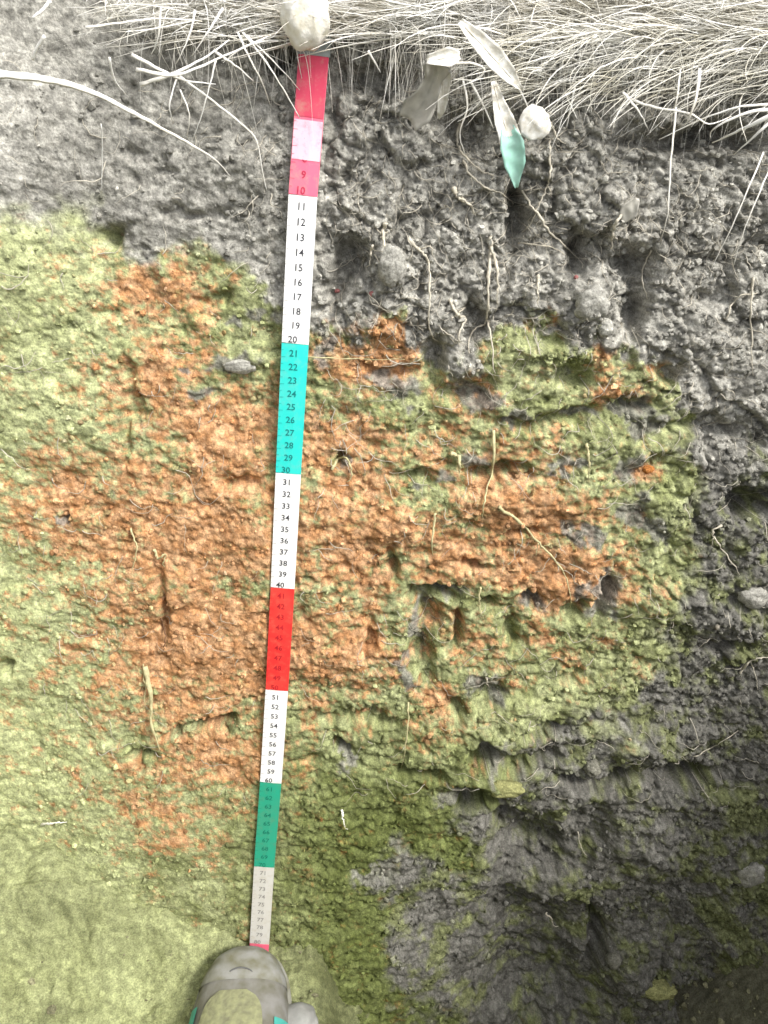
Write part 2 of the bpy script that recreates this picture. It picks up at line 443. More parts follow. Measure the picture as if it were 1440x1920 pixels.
# ------------------------------------------------------------------ SETTING: pit floor with fallen soil, pit sides, field
def wall_y(x, z):                             # y of the face at height z
    s = -z / math.cos(ALPHA)
    return -s * math.sin(ALPHA)
FX = np.linspace(-0.62, 0.66, 640); FY = np.concatenate([np.linspace(-1.12, -0.62, 90)[:-1], np.linspace(-0.62, -0.14, 340)])
X, Y = np.meshgrid(FX, FY)
def floor_z(X, Y):
    z = -0.775 - 0.24 * smooth((X + 0.085 + .03 * fbm(X, Y, .06, 3, 299)) / 0.13) + 0 * Y
    d = np.maximum(0, wall_y(X, -0.78) - Y)   # horizontal distance out from the foot of the face
    hl = 0.17 * smooth((-0.10 - X) / 0.34)
    z = z + np.logaddexp(0, (hl - d * 1.35 - .008 + .035 * fbm(X, Y, .1, 4, 300, .6)) / .016) * .016
    hr = 0.34 * smooth((X - 0.24) / 0.22)
    z = z + np.maximum(0, hr - d * 0.55)
    z = z + 0.012 * fbm(X, Y, 0.16, 4, 301) + 0.006 * fbm(X, Y, .04, 3, 303)
    dd, vv = worley(X, Y, 0.03, 311)
    r = 0.38 + 0.62 * smooth((X + 0.02) / 0.14)
    z = z + r * 0.013 * np.maximum(0, 1 - dd * 1.2) * vv + r * 0.004 * fbm(X, Y, .012, 3, 313) + 0.0030 * fbm(X, Y, .010, 4, 317, .72) + .003 * facets(X, Y, .011, 319)
    return z
Z = floor_z(X, Y)
fc = np.zeros(X.shape + (3,))
gr = np.array([0.150, 0.145, 0.105])
ol = (.60 + .30 * smooth((.02 - X) / .22))[..., None] * (np.array([0.205, 0.222, 0.098]) + (np.array([0.140, 0.148, 0.090])) * np.clip(.28 + .9 * fbm(X, Y, .04, 5, 319, .6) + .5 * smooth((-.02 - X) / .2), 0, 1)[..., None])
tt = np.clip(smooth((X + 0.01 + 0.05 * fbm(X, Y, .1, 4, 321)) / 0.09), 0, 1)
pt = smooth(fbm(X, Y, .05, 5, 323, .6) * 3 - .5)
fc = ol * (1 - tt[..., None]) + gr * tt[..., None]
fc = fc * (1 - (tt * pt)[..., None] * .7) + ol * .6 * (tt * pt)[..., None] * .7
fc = fc * (1 - 0.22 * smooth(fbm(X, Y, .09, 4, 327) * 2 + .3))[..., None]
fc = fc * (0.84 + .30 * smooth(fbm(X, Y, .005, 3, 331) * 2 + .5))[..., None]
fc = fc * np.clip(1 + .5 * fbm(X, Y, .012, 4, 333, .7), .6, 1.4)[..., None]
fl = np_mesh('pit_floor', np.stack([X, Y, Z], -1).reshape(-1, 3), grid_faces(len(FY), len(FX)), M_SOIL, fc.reshape(-1, 3))
fl.location.z = 0
tag(fl, 'olive brown trampled soil at the foot of the cut face', None, None, 'structure')

def side(name, x_top, x_bot, y0, y1, nseed, label, cols):
    a = np.linspace(0, 1, cols); b = np.linspace(0, 1, 150)
    A, B = np.meshgrid(a, b)
    Yv = y0 + (y1 - y0) * A; Zv = 0.0 - 1.1 * B
    Xv = x_top + (x_bot - x_top) * B + 0.03 * fbm(Yv, Zv, .15, 5, nseed)
    if x_top < 0: Zv = Zv + 0.125 * (1 - B)
    # darker humus above ochre
    hum = smooth((Zv + 0.33 + .05 * fbm(Yv, Zv, .1, 4, nseed + 3)) / .05)
    c = np.array([.26, .25, .11]) * (1 - hum[..., None]) + np.array([.2, .185, .165]) * hum[..., None]
    o = np_mesh(name, np.stack([Xv, Yv, Zv], -1).reshape(-1, 3), grid_faces(150, cols), M_SOIL, c.reshape(-1, 3))
    tag(o, label, None, None, 'structure')
side('pit_side', -0.63, -0.53, -1.10, -0.02, 401, 'left side of the soil pit', 260)
side('pit_side', 0.63, 0.62, -1.10, -0.02, 431, 'right side of the soil pit', 260)
a = np.linspace(-0.70, 0.70, 240); b = np.linspace(0, 1, 140)
A, B = np.meshgrid(a, b)
Zb = -1.1 * B + 0.0; Yb = -1.03 - .03 * (1 - B) + 0.03 * fbm(A, Zb, .15, 5, 451)
Zb = Zb + bank(A) * (1 - B)
hum = smooth((Zb + 0.33) / .05)
c = np.array([.26, .25, .11]) * (1 - hum[..., None]) + np.array([.2, .185, .165]) * hum[..., None]
tag(np_mesh('pit_side', np.stack([A, Yb, Zb], -1).reshape(-1, 3), grid_faces(140, 240), M_SOIL, c.reshape(-1, 3)), 'rear side of the soil pit behind the viewer', None, None, 'structure')

# turf patch behind the rim
TX = np.linspace(-0.95, 0.95, 300); TY = np.concatenate([np.linspace(0.12, 1.6, 240)])
X, Y = np.meshgrid(TX, TY)
def turf_z(X, Y):
    return bank(X) * (1 - .5 * smooth((Y - .3) / 1.0)) + 0.012 + 0.018 * fbm(X, Y, .25, 4, 501) + 0.006 * fbm(X, Y, .05, 3, 503) - 0.012 * smooth((0.2 - Y) / .08)
bare = smooth((-0.165 - .36 * Y - X) / .05)[..., None]
c = (np.array([.52, .50, .42]) * (1 - bare) + np.array([.30, .29, .27]) * bare) * (0.8 + .4 * smooth(fbm(X, Y, .03, 4, 511) + .5))[..., None]
tag(np_mesh('turf_ground', np.stack([X, Y, turf_z(X, Y)], -1).reshape(-1, 3), grid_faces(len(TY), len(TX)), M_SOIL, c.reshape(-1, 3)),
    'pale ground under the dry grass behind the rim', None, None, 'structure')
# field round the pit, out to the horizon, with the pit left open
xs = [-400, -60, -12, -4, -1.6, -0.95, -0.63, 0.63, 0.95, 1.6, 4, 12, 60, 400]
ys = [-400, -60, -12, -4, -1.08, -0.6, 0.0, 0.16, 1.6, 4, 12, 60, 400]
V = []; F = []
for y in ys:
    for x in xs:
        V.append((x, y, float(bank(np.array([x]))[0]) if abs(x) < 5 else (0.06 if x < 0 else 0.0)))
for j in range(len(ys) - 1):
    for i in range(len(xs) - 1):
        cx = (xs[i] + xs[i + 1]) / 2; cy = (ys[j] + ys[j + 1]) / 2
        if -0.64 < cx < 0.63 and -1.09 < cy < 0.15: continue
        if abs(cx) < 0.95 and 0.16 < cy < 1.6: continue
        q = j * len(xs) + i
        F.append((q, q + 1, q + 1 + len(xs), q + len(xs)))
tag(mesh_obj('field', V, F, M_FIELD, smooth_sh=False), 'dry field round the soil pit', None, None, 'structure')

# ------------------------------------------------------------------ loose crumbs on the face (uncountable)
def ico():
    p = (1 + 5 ** .5) / 2
    v = np.array([(-1,p,0),(1,p,0),(-1,-p,0),(1,-p,0),(0,-1,p),(0,1,p),(0,-1,-p),(0,1,-p),(p,0,-1),(p,0,1),(-p,0,-1),(-p,0,1)], float)
    v /= np.linalg.norm(v[0])
    f = np.array([(0,11,5),(0,5,1),(0,1,7),(0,7,10),(0,10,11),(1,5,9),(5,11,4),(11,10,2),(10,7,6),(7,1,8),(3,9,4),(3,4,2),(3,2,6),(3,6,8),(3,8,9),(4,9,5),(2,4,11),(6,2,10),(8,6,7),(9,8,1)])
    return v, f
IV, IF = ico()
def crumbs(name, pos, rad, cols, mat, label, kind='stuff'):
    n = len(pos)
    V = IV[None] * rad[:, None, None] * rng.uniform(.55, 1.35, (n, 12, 1)) * rng.uniform(.7, 1.2, (n, 1, 3))
    V = V + pos[:, None, :]
    F = IF[None] + (np.arange(n) * 12)[:, None, None]
    o = np_mesh(name, V.reshape(-1, 3), F.reshape(-1, 3), mat, np.repeat(cols, 12, 0), False)
    return tag(o, label, None, None, kind)
n = 60000
cu = rng.uniform(-.42, .42, n); cs = rng.uniform(0.0, 0.95, n)
px, py = us2px(cu, cs)
dens = 0.22 + .9 * smooth((720 - py) / 100) * smooth((px - 560) / 60) + .45 * smooth((500 - py) / 60) + .8 * smooth((px - 1250) / 120) + .35 * smooth((px - 1000) / 200) * smooth((py - 1100) / 200)
dens = dens * (1 - .7 * smooth((150 - px) / 150)) * (1 - .75 * smooth((520 - px) / 200) * smooth((520 - py) / 60)) * (0.35 + 1.3 * smooth(fbm(cu, cs, .04, 3, 601) * 2 + .4))
keep = (rng.uniform(0, 1, n) < dens) & (np.abs(cu - tape_u(cs)) > 0.013)
cu, cs = cu[keep], cs[keep]
rad = 0.0006 + 0.0022 * rng.uniform(0, 1, len(cu)) ** 3.2
hc = face_height(cu, cs)
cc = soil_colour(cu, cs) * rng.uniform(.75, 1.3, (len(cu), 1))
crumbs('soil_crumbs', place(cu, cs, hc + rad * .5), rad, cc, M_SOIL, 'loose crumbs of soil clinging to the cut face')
n = 16000
gx = rng.uniform(-.5, .5, n); gy = rng.uniform(-.95, -.25, n)
k = rng.uniform(0, 1, n) < .06 + .94 * smooth((gx + .02) / .1)
gx, gy = gx[k], gy[k]
rad = .0008 + .0045 * rng.uniform(0, 1, len(gx)) ** 4
crumbs('floor_crumbs', np.stack([gx, gy, floor_z(gx, gy) + rad * .5], -1), rad, np.array([[.24, .23, .14]]) * rng.uniform(.6, 1.3, (len(gx), 1)), M_SOIL, 'loose crumbs of soil on the pit floor')

# ------------------------------------------------------------------ blades and tubes in bulk
def ribbons(name, P, wid, mat, label, flat=0.3):
    """P: n x k x 3 centre lines; three-sided tapering blades"""
    n, k, _ = P.shape
    T = np.gradient(P, axis=1); T /= np.linalg.norm(T, axis=2, keepdims=True) + 1e-9
    ref = np.where(np.abs(T[..., 2:3]) > .8, np.array([1., 0, 0]), np.array([0, 0, 1.]))
    A = np.cross(T, ref); A /= np.linalg.norm(A, axis=2, keepdims=True) + 1e-9
    B = np.cross(T, A)
    rot = rng.uniform(0, 2 * math.pi, (n, 1, 1))
    A, B = A * np.cos(rot) + B * np.sin(rot), -A * np.sin(rot) + B * np.cos(rot)
    tp = np.linspace(0, 1, k)
    w = wid[:, None] * (1 - .8 * tp ** 2)[None]
    V = np.stack([P + A * w[..., None], P - .5 * A * w[..., None] + B * w[..., None] * flat, P - .5 * A * w[..., None] - B * w[..., None] * flat], 2)  # n,k,3,3
    idx = np.arange(n * k * 3).reshape(n, k, 3)
    fs = []
    for j in range(3):
        j2 = (j + 1) % 3
        fs.append(np.stack([idx[:, :-1, j], idx[:, :-1, j2], idx[:, 1:, j2], idx[:, 1:, j]], -1).reshape(-1, 4))
    o = np_mesh(name, V.reshape(-1, 3), np.concatenate(fs), mat)
    return tag(o, label, None, None, 'stuff')

def blade_lines(x, y, z, ang, ln, lift, droop, k=7, curl=.5):
    n = len(x); t = np.linspace(0, 1, k)[None]
    a = ang[:, None] + (rng.uniform(-curl, curl, (n, 1))) * t * 2
    dx = np.cumsum(np.cos(a), 1) / k * ln[:, None]; dy = np.cumsum(np.sin(a), 1) / k * ln[:, None]
    zz = z[:, None] + lift[:, None] * np.sin(t * math.pi * .8) - droop[:, None] * t ** 2
    return np.stack([x[:, None] + dx, y[:, None] + dy, zz], -1)

def rim_z(x):
    return bank(x)
# mat of dry grass behind the rim
n = 22000
x = rng.uniform(-.75, .95, n); y = 0.008 + rng.uniform(0, 1, n) ** 1.5 * 1.5
lim = -0.088 - 0.28 * y
k = (x > lim + rng.normal(0, .012, n))
x, y = x[k], y[k]; n = len(x)
z = turf_z(x, np.maximum(y, .2)) + rng.uniform(-.004, .022, n) * smooth(y / .03) + .004
ang = np.where(rng.uniform(0, 1, n) < .5, rng.normal(0, .5, n) + math.pi * (rng.uniform(0, 1, n) < .5), rng.uniform(0, 6.28, n))
ln = rng.uniform(.02, .09, n)
Pn = blade_lines(x, y, z, ang, ln, rng.uniform(-.002, .018, n), rng.uniform(0, .01, n))
Pn[..., 2] = np.maximum(Pn[..., 2], turf_z(Pn[..., 0], np.maximum(Pn[..., 1], .2)) - .004)
ribbons('dry_grass', Pn, rng.uniform(.0004, .0013, n), M_STRAW, 'mat of bleached dry grass covering the ground behind the rim')
# short fringe leaning over the rim
n = 3600
x = rng.uniform(-.13, .50, n)
x = x + .012 * np.sin(x * 190) + .02 * np.sin(x * 71)
x = np.where(rng.uniform(0, 1, n) < .12, rng.normal(-.115, .03, n), x)
y = rng.uniform(-.004, .022, n)
z = rim_z(x) * .0 + rng.uniform(-.002, .022, n)
ang = rng.normal(-math.pi / 2, 1.1, n)
ln = rng.uniform(.006, .022, n) * (1 + 1.6 * (rng.uniform(0, 1, n) < .15)) * (1 + .5 * smooth((x - .2) / .15))
ribbons('overhanging_grass', blade_lines(x, y, z, ang, ln, rng.uniform(0, .012, n), rng.uniform(.0, .055, n) * rng.uniform(0, 1, n) ** 1.6, curl=1.2), rng.uniform(.0003, .0008, n), M_STRAW_PALE,
        'fringe of pale dry grass blades hanging over the rim of the pit')
# longer tangled blades hanging in arcs, thickest at the right
n = 1500
x = np.concatenate([rng.uniform(-.16, .5, 500), rng.uniform(.0, .17, 420), rng.uniform(.13, .5, 700)]); n = len(x)
y = rng.uniform(-.012, .012, n); z = rng.uniform(-.012, .014, n) - .014 * smooth((x - .10) / .1)
ang = rng.normal(-math.pi / 2, .75, n)
Pn = blade_lines(x, y, z, ang, rng.uniform(.008, .030, n), rng.uniform(0, .012, n), rng.uniform(.01, .055, n), k=9, curl=1.1)
ribbons('hanging_grass', Pn, rng.uniform(.00022, .0006, n), M_STRAW_PALE, 'tangled pale blades hanging in arcs below the rim')
n = 1500
x = rng.uniform(.10, .5, n); y = rng.uniform(-.03, .006, n); z = rng.uniform(-.035, .004, n)
ang = rng.normal(math.pi + .15, .45, n)
ribbons('hanging_grass', blade_lines(x, y, z, ang, rng.uniform(.03, .09, n), rng.uniform(-.004, .008, n), rng.uniform(0, .022, n), curl=.4), rng.uniform(.00025, .0007, n), M_STRAW,
        'thatch of straw sagging over the right part of the rim')
# straws lying along the rim
n = 3000
x = rng.uniform(-.12, .48, n); y = rng.uniform(-.026, .03, n); z = rng.uniform(-.004, .028, n) - .012 * smooth((x - .2) / .1)
ang = rng.normal(0, .22, n) + math.pi * (rng.uniform(0, 1, n) < .5)
ribbons('rim_straw', blade_lines(x, y, z, ang, rng.uniform(.03, .10, n), rng.uniform(-.006, .01, n), rng.uniform(0, .012, n), curl=.35), rng.uniform(.0003, .0008, n), M_STRAW_PALE,
        'tangle of dry straw lying along the rim')
# fine rootlets
n = 6500
ru = rng.uniform(-.30, .36, n); rs = rng.uniform(.02, .62, n) ** 1.0
px, py = us2px(ru, rs)
kk = rng.uniform(0, 1, n) < (.10 + .9 * smooth((560 - py) / 200) * smooth((px - 420) / 100) + .35 * smooth((1000 - py) / 300) * smooth((px - 560) / 80))
kk &= np.abs(ru - tape_u(rs)) > .016
ru, rs = ru[kk], rs[kk]; n = len(ru)
ln = rng.uniform(.008, .035, n); k = 9
a0 = rng.normal(math.pi / 2, .9, n)[:, None] + np.cumsum(rng.normal(0, .38, (n, k)), 1)
uu = ru[:, None] + np.cumsum(np.cos(a0), 1) / k * ln[:, None]; ss = rs[:, None] + np.cumsum(np.sin(a0), 1) / k * ln[:, None]
hh = face_height(uu, ss, False) + .0014 + .003 * np.abs(rng.normal(0, 1, (n, 1))) * np.sin(np.linspace(0, 3.1, k))[None]
okk = (np.abs(uu - tape_u(ss)) > .013).all(1)
ribbons('fine_roots', W(uu, ss, hh)[okk], rng.uniform(.00013, .00042, n)[okk], M_FINE, 'fine hair roots threading the upper soil', 1.0)

# moss cushions: tiny leaves, uncountable
def moss(spots):
    pos = []
    for (x, y, r, m) in spots:
        a = rng.normal(0, 1, (m, 2)) * r
        xx = x + a[:, 0]; yy = np.maximum(y + a[:, 1], -.012)
        pos.append(np.stack([xx, yy, turf_z(xx, np.maximum(yy, .2)) + .026 + rng.uniform(0, .030, m) * (1 - .4 * smooth((.02 - yy) / .02)) - .012 * smooth((.02 - yy) / .02)], -1))
    pos = np.concatenate(pos)
    rad = rng.uniform(.001, .003, len(pos))
    crumbs('moss', pos, rad, np.ones((len(pos), 3)), M_MOSS, 'yellow green moss showing through the dry grass at the rim')
moss([(.245, .05, .018, 320), (.23, .12, .02, 260), (.30, .02, .016, 260), (.115, .005, .010, 130), (.145, .012, .008, 90), (.20, .004, .010, 130), (.32, .3, .04, 260),
      (.42, .25, .04, 200), (-.0, .3, .02, 80), (.06, .1, .02, 60), (-.06, .35, .02, 60), (.50, .5, .05, 160), (.30, .5, .05, 160)])

# ------------------------------------------------------------------ traced stems and roots, each a thing
def catmull(pts, m=6):
    pts = [np.asarray(p, float) for p in pts]
    if len(pts) == 2: pts = [pts[0], (pts[0] * 2 + pts[1]) / 3, (pts[0] + 2 * pts[1]) / 3, pts[1]]
    out = []
    Q = [2 * pts[0] - pts[1]] + pts + [2 * pts[-1] - pts[-2]]
    for i in range(1, len(Q) - 2):
        for j in range(m):
            t = j / m
            a, b, c, d = Q[i - 1], Q[i], Q[i + 1], Q[i + 2]
            out.append(.5 * ((2 * b) + (-a + c) * t + (2 * a - 5 * b + 4 * c - d) * t * t + (-a + 3 * b - 3 * c + d) * t ** 3))
    out.append(pts[-1])
    return np.array(out)

def tube(name, line, r0, r1, mat, parent=None, sides=6, wob=.0, knob=.18, flat=1.0):
    n = len(line)
    T = np.gradient(line, axis=0); T /= np.linalg.norm(T, axis=1, keepdims=True) + 1e-12
    V = []
    for i in range(n):
        ref = np.array([0, -1., .3])
        A = np.cross(T[i], ref); A /= np.linalg.norm(A) + 1e-12
        B = np.cross(T[i], A)
        tt = i / (n - 1)
        r = (r0 + (r1 - r0) * tt) * (1 + random.uniform(-knob, knob))
        off = np.array([random.uniform(-wob, wob) for _ in range(3)])
        for k in range(sides):
            a = 2 * math.pi * k / sides
            V.append(line[i] + off + A * r * math.cos(a) + B * r * flat * math.sin(a))
    F = []
    for i in range(n - 1):
        for k in range(sides):
            k2 = (k + 1) % sides
            F.append((i * sides + k, i * sides + k2, (i + 1) * sides + k2, (i + 1) * sides + k))
    F.append(tuple(range(sides))[::-1]); F.append(tuple((n - 1) * sides + k for k in range(sides)))
    base = line[0] if parent is None else np.array(parent.location)
    o = mesh_obj(name, [v - base for v in V], F, mat)
    if parent is None: o.location = base
    else: o.parent = parent
    return o

def face_line(pts, lift, bow=0.0):
    raw = catmull([np.array(p, float) for p in pts], 7)
    raw[1:-1] += np.cumsum(rng.normal(0, 1.1, (len(raw) - 2, 2)), 0) * np.array([1, .3]) * .8
    out = []
    m = len(raw)
    for i, (a, b) in enumerate(raw):
        out.append(on_face(a, b, lift + bow * math.sin(math.pi * i / (m - 1))))
    out = np.array(out)
    for _ in range(1):                        # stiff: ease out the dips
        out[1:-1] = .25 * out[:-2] + .5 * out[1:-1] + .25 * out[2:]
    return out

PXM = 0.00041                                  # metres per photo pixel near the face
def root(pts, w0, w1, label, mat=None, lift=.002, bow=.004, group='roots hanging from the cut face', branches=()):
    ln = face_line(pts, lift + w0 * PXM * .3, bow)
    o = tube('root', ln, w0 * PXM * .42, w1 * PXM * .20, mat or M_ROOT, None, 6, .0006, .35)
    tag(o, label, 'root', group)
    for (bp, bw) in branches:
        tube('rootlet', face_line(bp, lift + .001, bow * .5), bw * PXM * .34, bw * PXM * .15, mat or M_ROOT, o, 5, .0003, .3)
    return o
def stem(pts, w0, w1, label, mat=None, n0=.012, n1=.006, bow=.012, flat=.4):
    raw = catmull([np.array(p, float) for p in pts], 5)
    m = len(raw); out = []
    for i, (a, b) in enumerate(raw):
        t = i / (m - 1)
        clear = n0 + (n1 - n0) * t + bow * math.sin(math.pi * t)
        u, s = px2us(a, b, clear)
        if s > .0:
            h = float(face_height(np.array([u]), np.array([s]), False)[0])
            clear = max(clear, h + .003)
        out.append(at_dist(a, b, clear))
    out = np.array(out)
    o = tube('grass_stem', out, w0 * PXM * .36, w1 * PXM * .22, mat or M_STRAW_PALE, None, 6, .0002, .12, flat)
    tag(o, label, 'grass stem', 'dry grass stems hanging into the pit')
    return o

stem([(-60,132),(0,139),(60,145),(120,156),(180,176),(230,201),(290,233),(350,266),(400,297),(432,330)], 17, 3, 'long broad bleached grass blade arching in from the left edge', None, .075, .008, .02, .25)
stem([(205,108),(215,150),(235,176)], 5, 3, 'short grass stem just above the long arching blade', None, .05, .03, 0)
stem([(330,138),(400,190),(450,230),(480,262),(490,310),(500,358)], 5, 3, 'long stem from the left tuft that bends straight down beside the tape')
stem([(445,60),(468,110),(490,150),(506,196)], 5, 3, 'straight stem falling from the tuft left of the cream cap', None, .03, .012)
stem([(455,60),(500,118),(530,165),(562,222)], 5, 3, 'slanting stem whose tip crosses the pink part of the tape', None, .03, .014, .006)
stem([(462,66),(520,122),(562,168)], 4, 2.5, 'slanting stem whose tip touches the dark red part of the tape', None, .03, .014, .006)
stem([(302,15),(296,70),(284,102)], 5, 3, 'upright stem at the left end of the tuft', None, .03, .02, .004)
stem([(400,95),(440,122),(476,152)], 6, 3, 'short thick stem slanting right under the tuft', None, .03, .02, .004)
stem([(246,102),(300,130),(345,150),(405,158)], 8, 3, 'flattened pale stem forming the lower left of the tuft', None, .035, .02, .004)
stem([(160,52),(230,42),(300,34),(380,40)], 5, 3, 'nearly level stem reaching left from the top of the tuft', None, .06, .03, .004)
stem([(262,158),(320,140),(380,110),(430,75)], 9, 4, 'thick pale stem crossing the tuft from lower left to upper right', None, .03, .03, .004)
stem([(255,130),(330,140),(420,105),(520,60)], 8, 4, 'second thick stem crossing the tuft towards the cream cap', None, .034, .03, .004)
stem([(330,148),(318,198),(326,232)], 4, 3, 'curved stem hanging from the middle of the left tuft', None, .03, .02, .004)
stem([(338,168),(355,215),(350,258)], 4, 2, 'bowed stem hanging right of the curved one under the tuft', None, .025, .015, .004)
stem([(405,110),(392,165),(378,215),(362,262)], 4, 2.5, 'thin stem slanting down left from the tuft', None, .03, .012, .004)
stem([(366,20),(352,75),(330,120)], 5, 3, 'stem standing in the top of the tuft', None, .03, .025, .004)
stem([(418,15),(390,60),(360,105)], 6, 3, 'thick stem leaning left in the top of the tuft', None, .03, .025, .004)
stem([(190,232),(192,290),(190,362)], 3, 2, 'fine vertical stem against the grey flank at left', None, .055, .03, 0)
stem([(95,0),(78,20),(60,34)], 8, 6, 'blurred pale stalk in the upper left corner', None, .08, .08, 0)
stem([(84,68),(68,92),(62,112)], 8, 6, 'short pale stalk above the arching blade at left', None, .07, .06, 0)
stem([(1450,196),(1390,200),(1320,222),(1235,262)], 6, 3, 'long stem sweeping left from the right edge', None, .05, .02, .006)
stem([(1455,212),(1400,238),(1336,268)], 11, 4, 'broad straw with a blunt tip at the right edge', None, .06, .03, .006)
stem([(1450,205),(1400,212),(1340,240),(1330,262)], 8, 3, 'straw bending down just above the broad one at right', None, .05, .03, .006)
stem([(1452,222),(1415,255),(1376,290)], 8, 3, 'straw slanting down below the broad one at right', None, .05, .03, .006)
stem([(1432,285),(1400,360),(1365,440),(1330,510)], 4, 3, 'long thin stem slanting down at the right edge, the left of a pair', None, .035, .015)
stem([(1450,300),(1420,370),(1392,440),(1375,500)], 4, 3, 'long thin stem slanting down at the right edge, the right of a pair', None, .035, .015)
stem([(1268,200),(1258,300),(1252,400),(1238,452)], 5, 3, 'long straight stem hanging under the right part of the rim', None, .03, .012)
stem([(1276,128),(1268,190),(1256,228)], 5, 3, 'stem hanging over the rim beside the moss', None, .03, .02)
stem([(1312,128),(1306,180),(1290,225),(1282,234)], 8, 4, 'thick hooked stem hanging beside the moss at right', None, .035, .02)
stem([(1176,184),(1230,202),(1290,212),(1330,232),(1372,218)], 6, 3, 'wavy stem running level under the right rim', None, .02, .03)
stem([(1168,172),(1198,210),(1216,242)], 6, 3, 'short stem slanting right into the soil under the rim', None, .025, .01)
stem([(690,95),(702,115),(714,136)], 6, 3, 'short pale stem slanting beside the red tape', None, .025, .012, .002)
stem([(880,150),(905,195),(925,240)], 6, 3, 'stem slanting towards the green leaf', None, .022, .012, .002)
stem([(868,148),(876,200),(862,250),(872,290)], 5, 3, 'curling stem left of the green leaf', None, .02, .01, .002)
stem([(965,150),(985,190),(1000,225)], 6, 3, 'stem ending behind the round pale leaf', None, .02, .01, .002)
stem([(1078,165),(1068,210),(1062,240)], 5, 3, 'straight stem right of the round pale leaf', None, .02, .01, .002)
stem([(840,120),(880,118),(908,130),(890,150),(850,148)], 6, 4, 'looped stem above the hanging roots', None, .03, .02, .002)

root([(1012,212),(1030,230),(1045,255),(1062,270)], 6, 4, 'root curving over the round pale leaf')
root([(862,230),(852,262),(862,285),(895,318),(925,330)], 7, 4, 'hooked root left of the green leaf', branches=[([(868,300),(880,325),(905,350),(935,362),(962,385)], 6)])
root([(1030,262),(1032,312),(1022,350),(1000,392),(978,436)], 5, 3, 'long root slanting down from the round pale leaf', branches=[([(1024,345),(1034,368)], 3)])
root([(850,352),(862,372),(880,382),(892,404)], 9, 5, 'knotted root below the hooked root', branches=[([(862,372),(868,380),(858,362)], 4), ([(880,382),(890,378)], 4)])
root([(978,356),(1000,395),(1030,440),(1062,470),(1092,502)], 6, 3, 'diagonal root running from the tip of the green leaf', branches=[([(972,455),(1028,462),(1060,478)], 4)])
root([(722,418),(714,446),(722,482)], 9, 6, 'short thick root stub right of the numbered white tape section', branches=[([(714,446),(735,430)], 4), ([(716,440),(702,425)], 4)])
root([(700,458),(694,478),(688,502)], 5, 3, 'small root below the thick root stub')
root([(766,448),(785,470),(802,492),(806,555),(808,615),(822,642)], 7, 4, 'root hanging beside the pale grey lump', branches=[([(785,470),(802,462),(812,470)], 4)])
root([(918,446),(928,476),(935,530),(934,572)], 9, 5, 'right hand one of two parallel pale roots')
root([(920,455),(918,540),(915,602),(895,618),(880,662)], 7, 4, 'left hand one of two parallel pale roots, forked at its foot', branches=[([(915,602),(925,640),(928,700)], 6)])
root([(842,562),(856,590),(872,600),(862,625),(864,652)], 7, 4, 'twisted root in a dark gap', branches=[([(856,590),(845,600)], 4), ([(860,585),(870,578)], 4)])
root([(1182,384),(1158,412),(1146,440),(1145,466)], 9, 5, 'pale root arched over a dark hollow at upper right')
root([(1412,520),(1410,600),(1413,705)], 5, 3, 'straight root hanging near the right edge')
root([(1010,515),(1010,570)], 6, 4, 'short straight root beside the grey lump')
root([(926,806),(925,880),(914,925),(906,972)], 8, 4, 'yellowish root hanging down the ochre centre', M_ROOT_OCHRE)
root([(845,850),(858,858),(863,876),(860,892)], 10, 5, 'thick curled yellow root stub in the ochre', M_ROOT_OCHRE)
root([(816,962),(812,1000),(811,1042)], 7, 4, 'short vertical yellow root above the dark ledge', M_ROOT_OCHRE)
root([(935,950),(975,980),(1010,1018),(1042,1056),(1062,1092),(1068,1140)], 8, 3, 'long yellowish root running diagonally to the dark ledge', M_ROOT_OCHRE, branches=[([(1010,1018),(1004,1042)], 4), ([(1020,1024),(1034,1020)], 3)])
root([(1352,985),(1336,998),(1350,1028),(1385,1078)], 6, 4, 'pale forked root in the grey soil at right', branches=[([(1340,1005),(1330,1025)], 4), ([(1370,935),(1345,958)], 3)])
root([(1388,1262),(1410,1240),(1445,1232)], 7, 5, 'pale root leaving the right edge', branches=[([(1408,1242),(1418,1295)], 4)])
root([(622,880),(632,862),(648,860),(652,884),(648,905)], 7, 4, 'small looped root round a dark hole', M_ROOT_OCHRE)
root([(288,1030),(302,1048),(318,1040),(310,1062)], 7, 4, 'small crooked root left of the tape', M_ROOT_OCHRE)
root([(302,1160),(311,1192),(304,1226)], 6, 4, 'dark brown twig pressed in the ochre', M_ROOT_DARK)
root([(272,1250),(280,1300),(284,1350),(300,1412)], 13, 6, 'thick pale yellow root lying upright in the lower left ochre', M_ROOT_OCHRE, branches=[([(268,1245),(268,1330)], 4)])
root([(640,1518),(652,1556)], 6, 4, 'short white root in the dark olive soil', M_STRAW_PALE)
root([(1084,1560),(1090,1585),(1102,1604)], 4, 2, 'thin root in the dark grey soil')
root([(1024,1712),(1046,1736)], 5, 3, 'small pale straw in the lower dark soil')
root([(1100,832),(1099,900)], 8, 4, 'straight yellow root at the edge of the grey soil', M_ROOT_OCHRE)
root([(766,1318),(762,1370),(752,1442)], 5, 3, 'thin root above the lower olive soil', M_ROOT_OCHRE)
root([(78,1546),(125,1542)], 8, 4, 'short straw pressed flat in the smooth olive soil at lower left', M_STRAW)
root([(245,990),(258,1030),(248,1075)], 4, 3, 'thin root in the orange soil far left', M_ROOT_OCHRE)
root([(540,668),(620,672),(760,674)], 4, 2, 'level root right of the teal tape section', M_ROOT_OCHRE)
root([(1360,600),(1385,560),(1420,548)], 4, 3, 'faint root under the pair of slanting stems')
root([(900,1100),(900,1165)], 5, 3, 'short root under the dark ledge', M_ROOT_OCHRE)
root([(912,1270),(918,1290)], 5, 3, 'tiny pale root in a dark pocket')
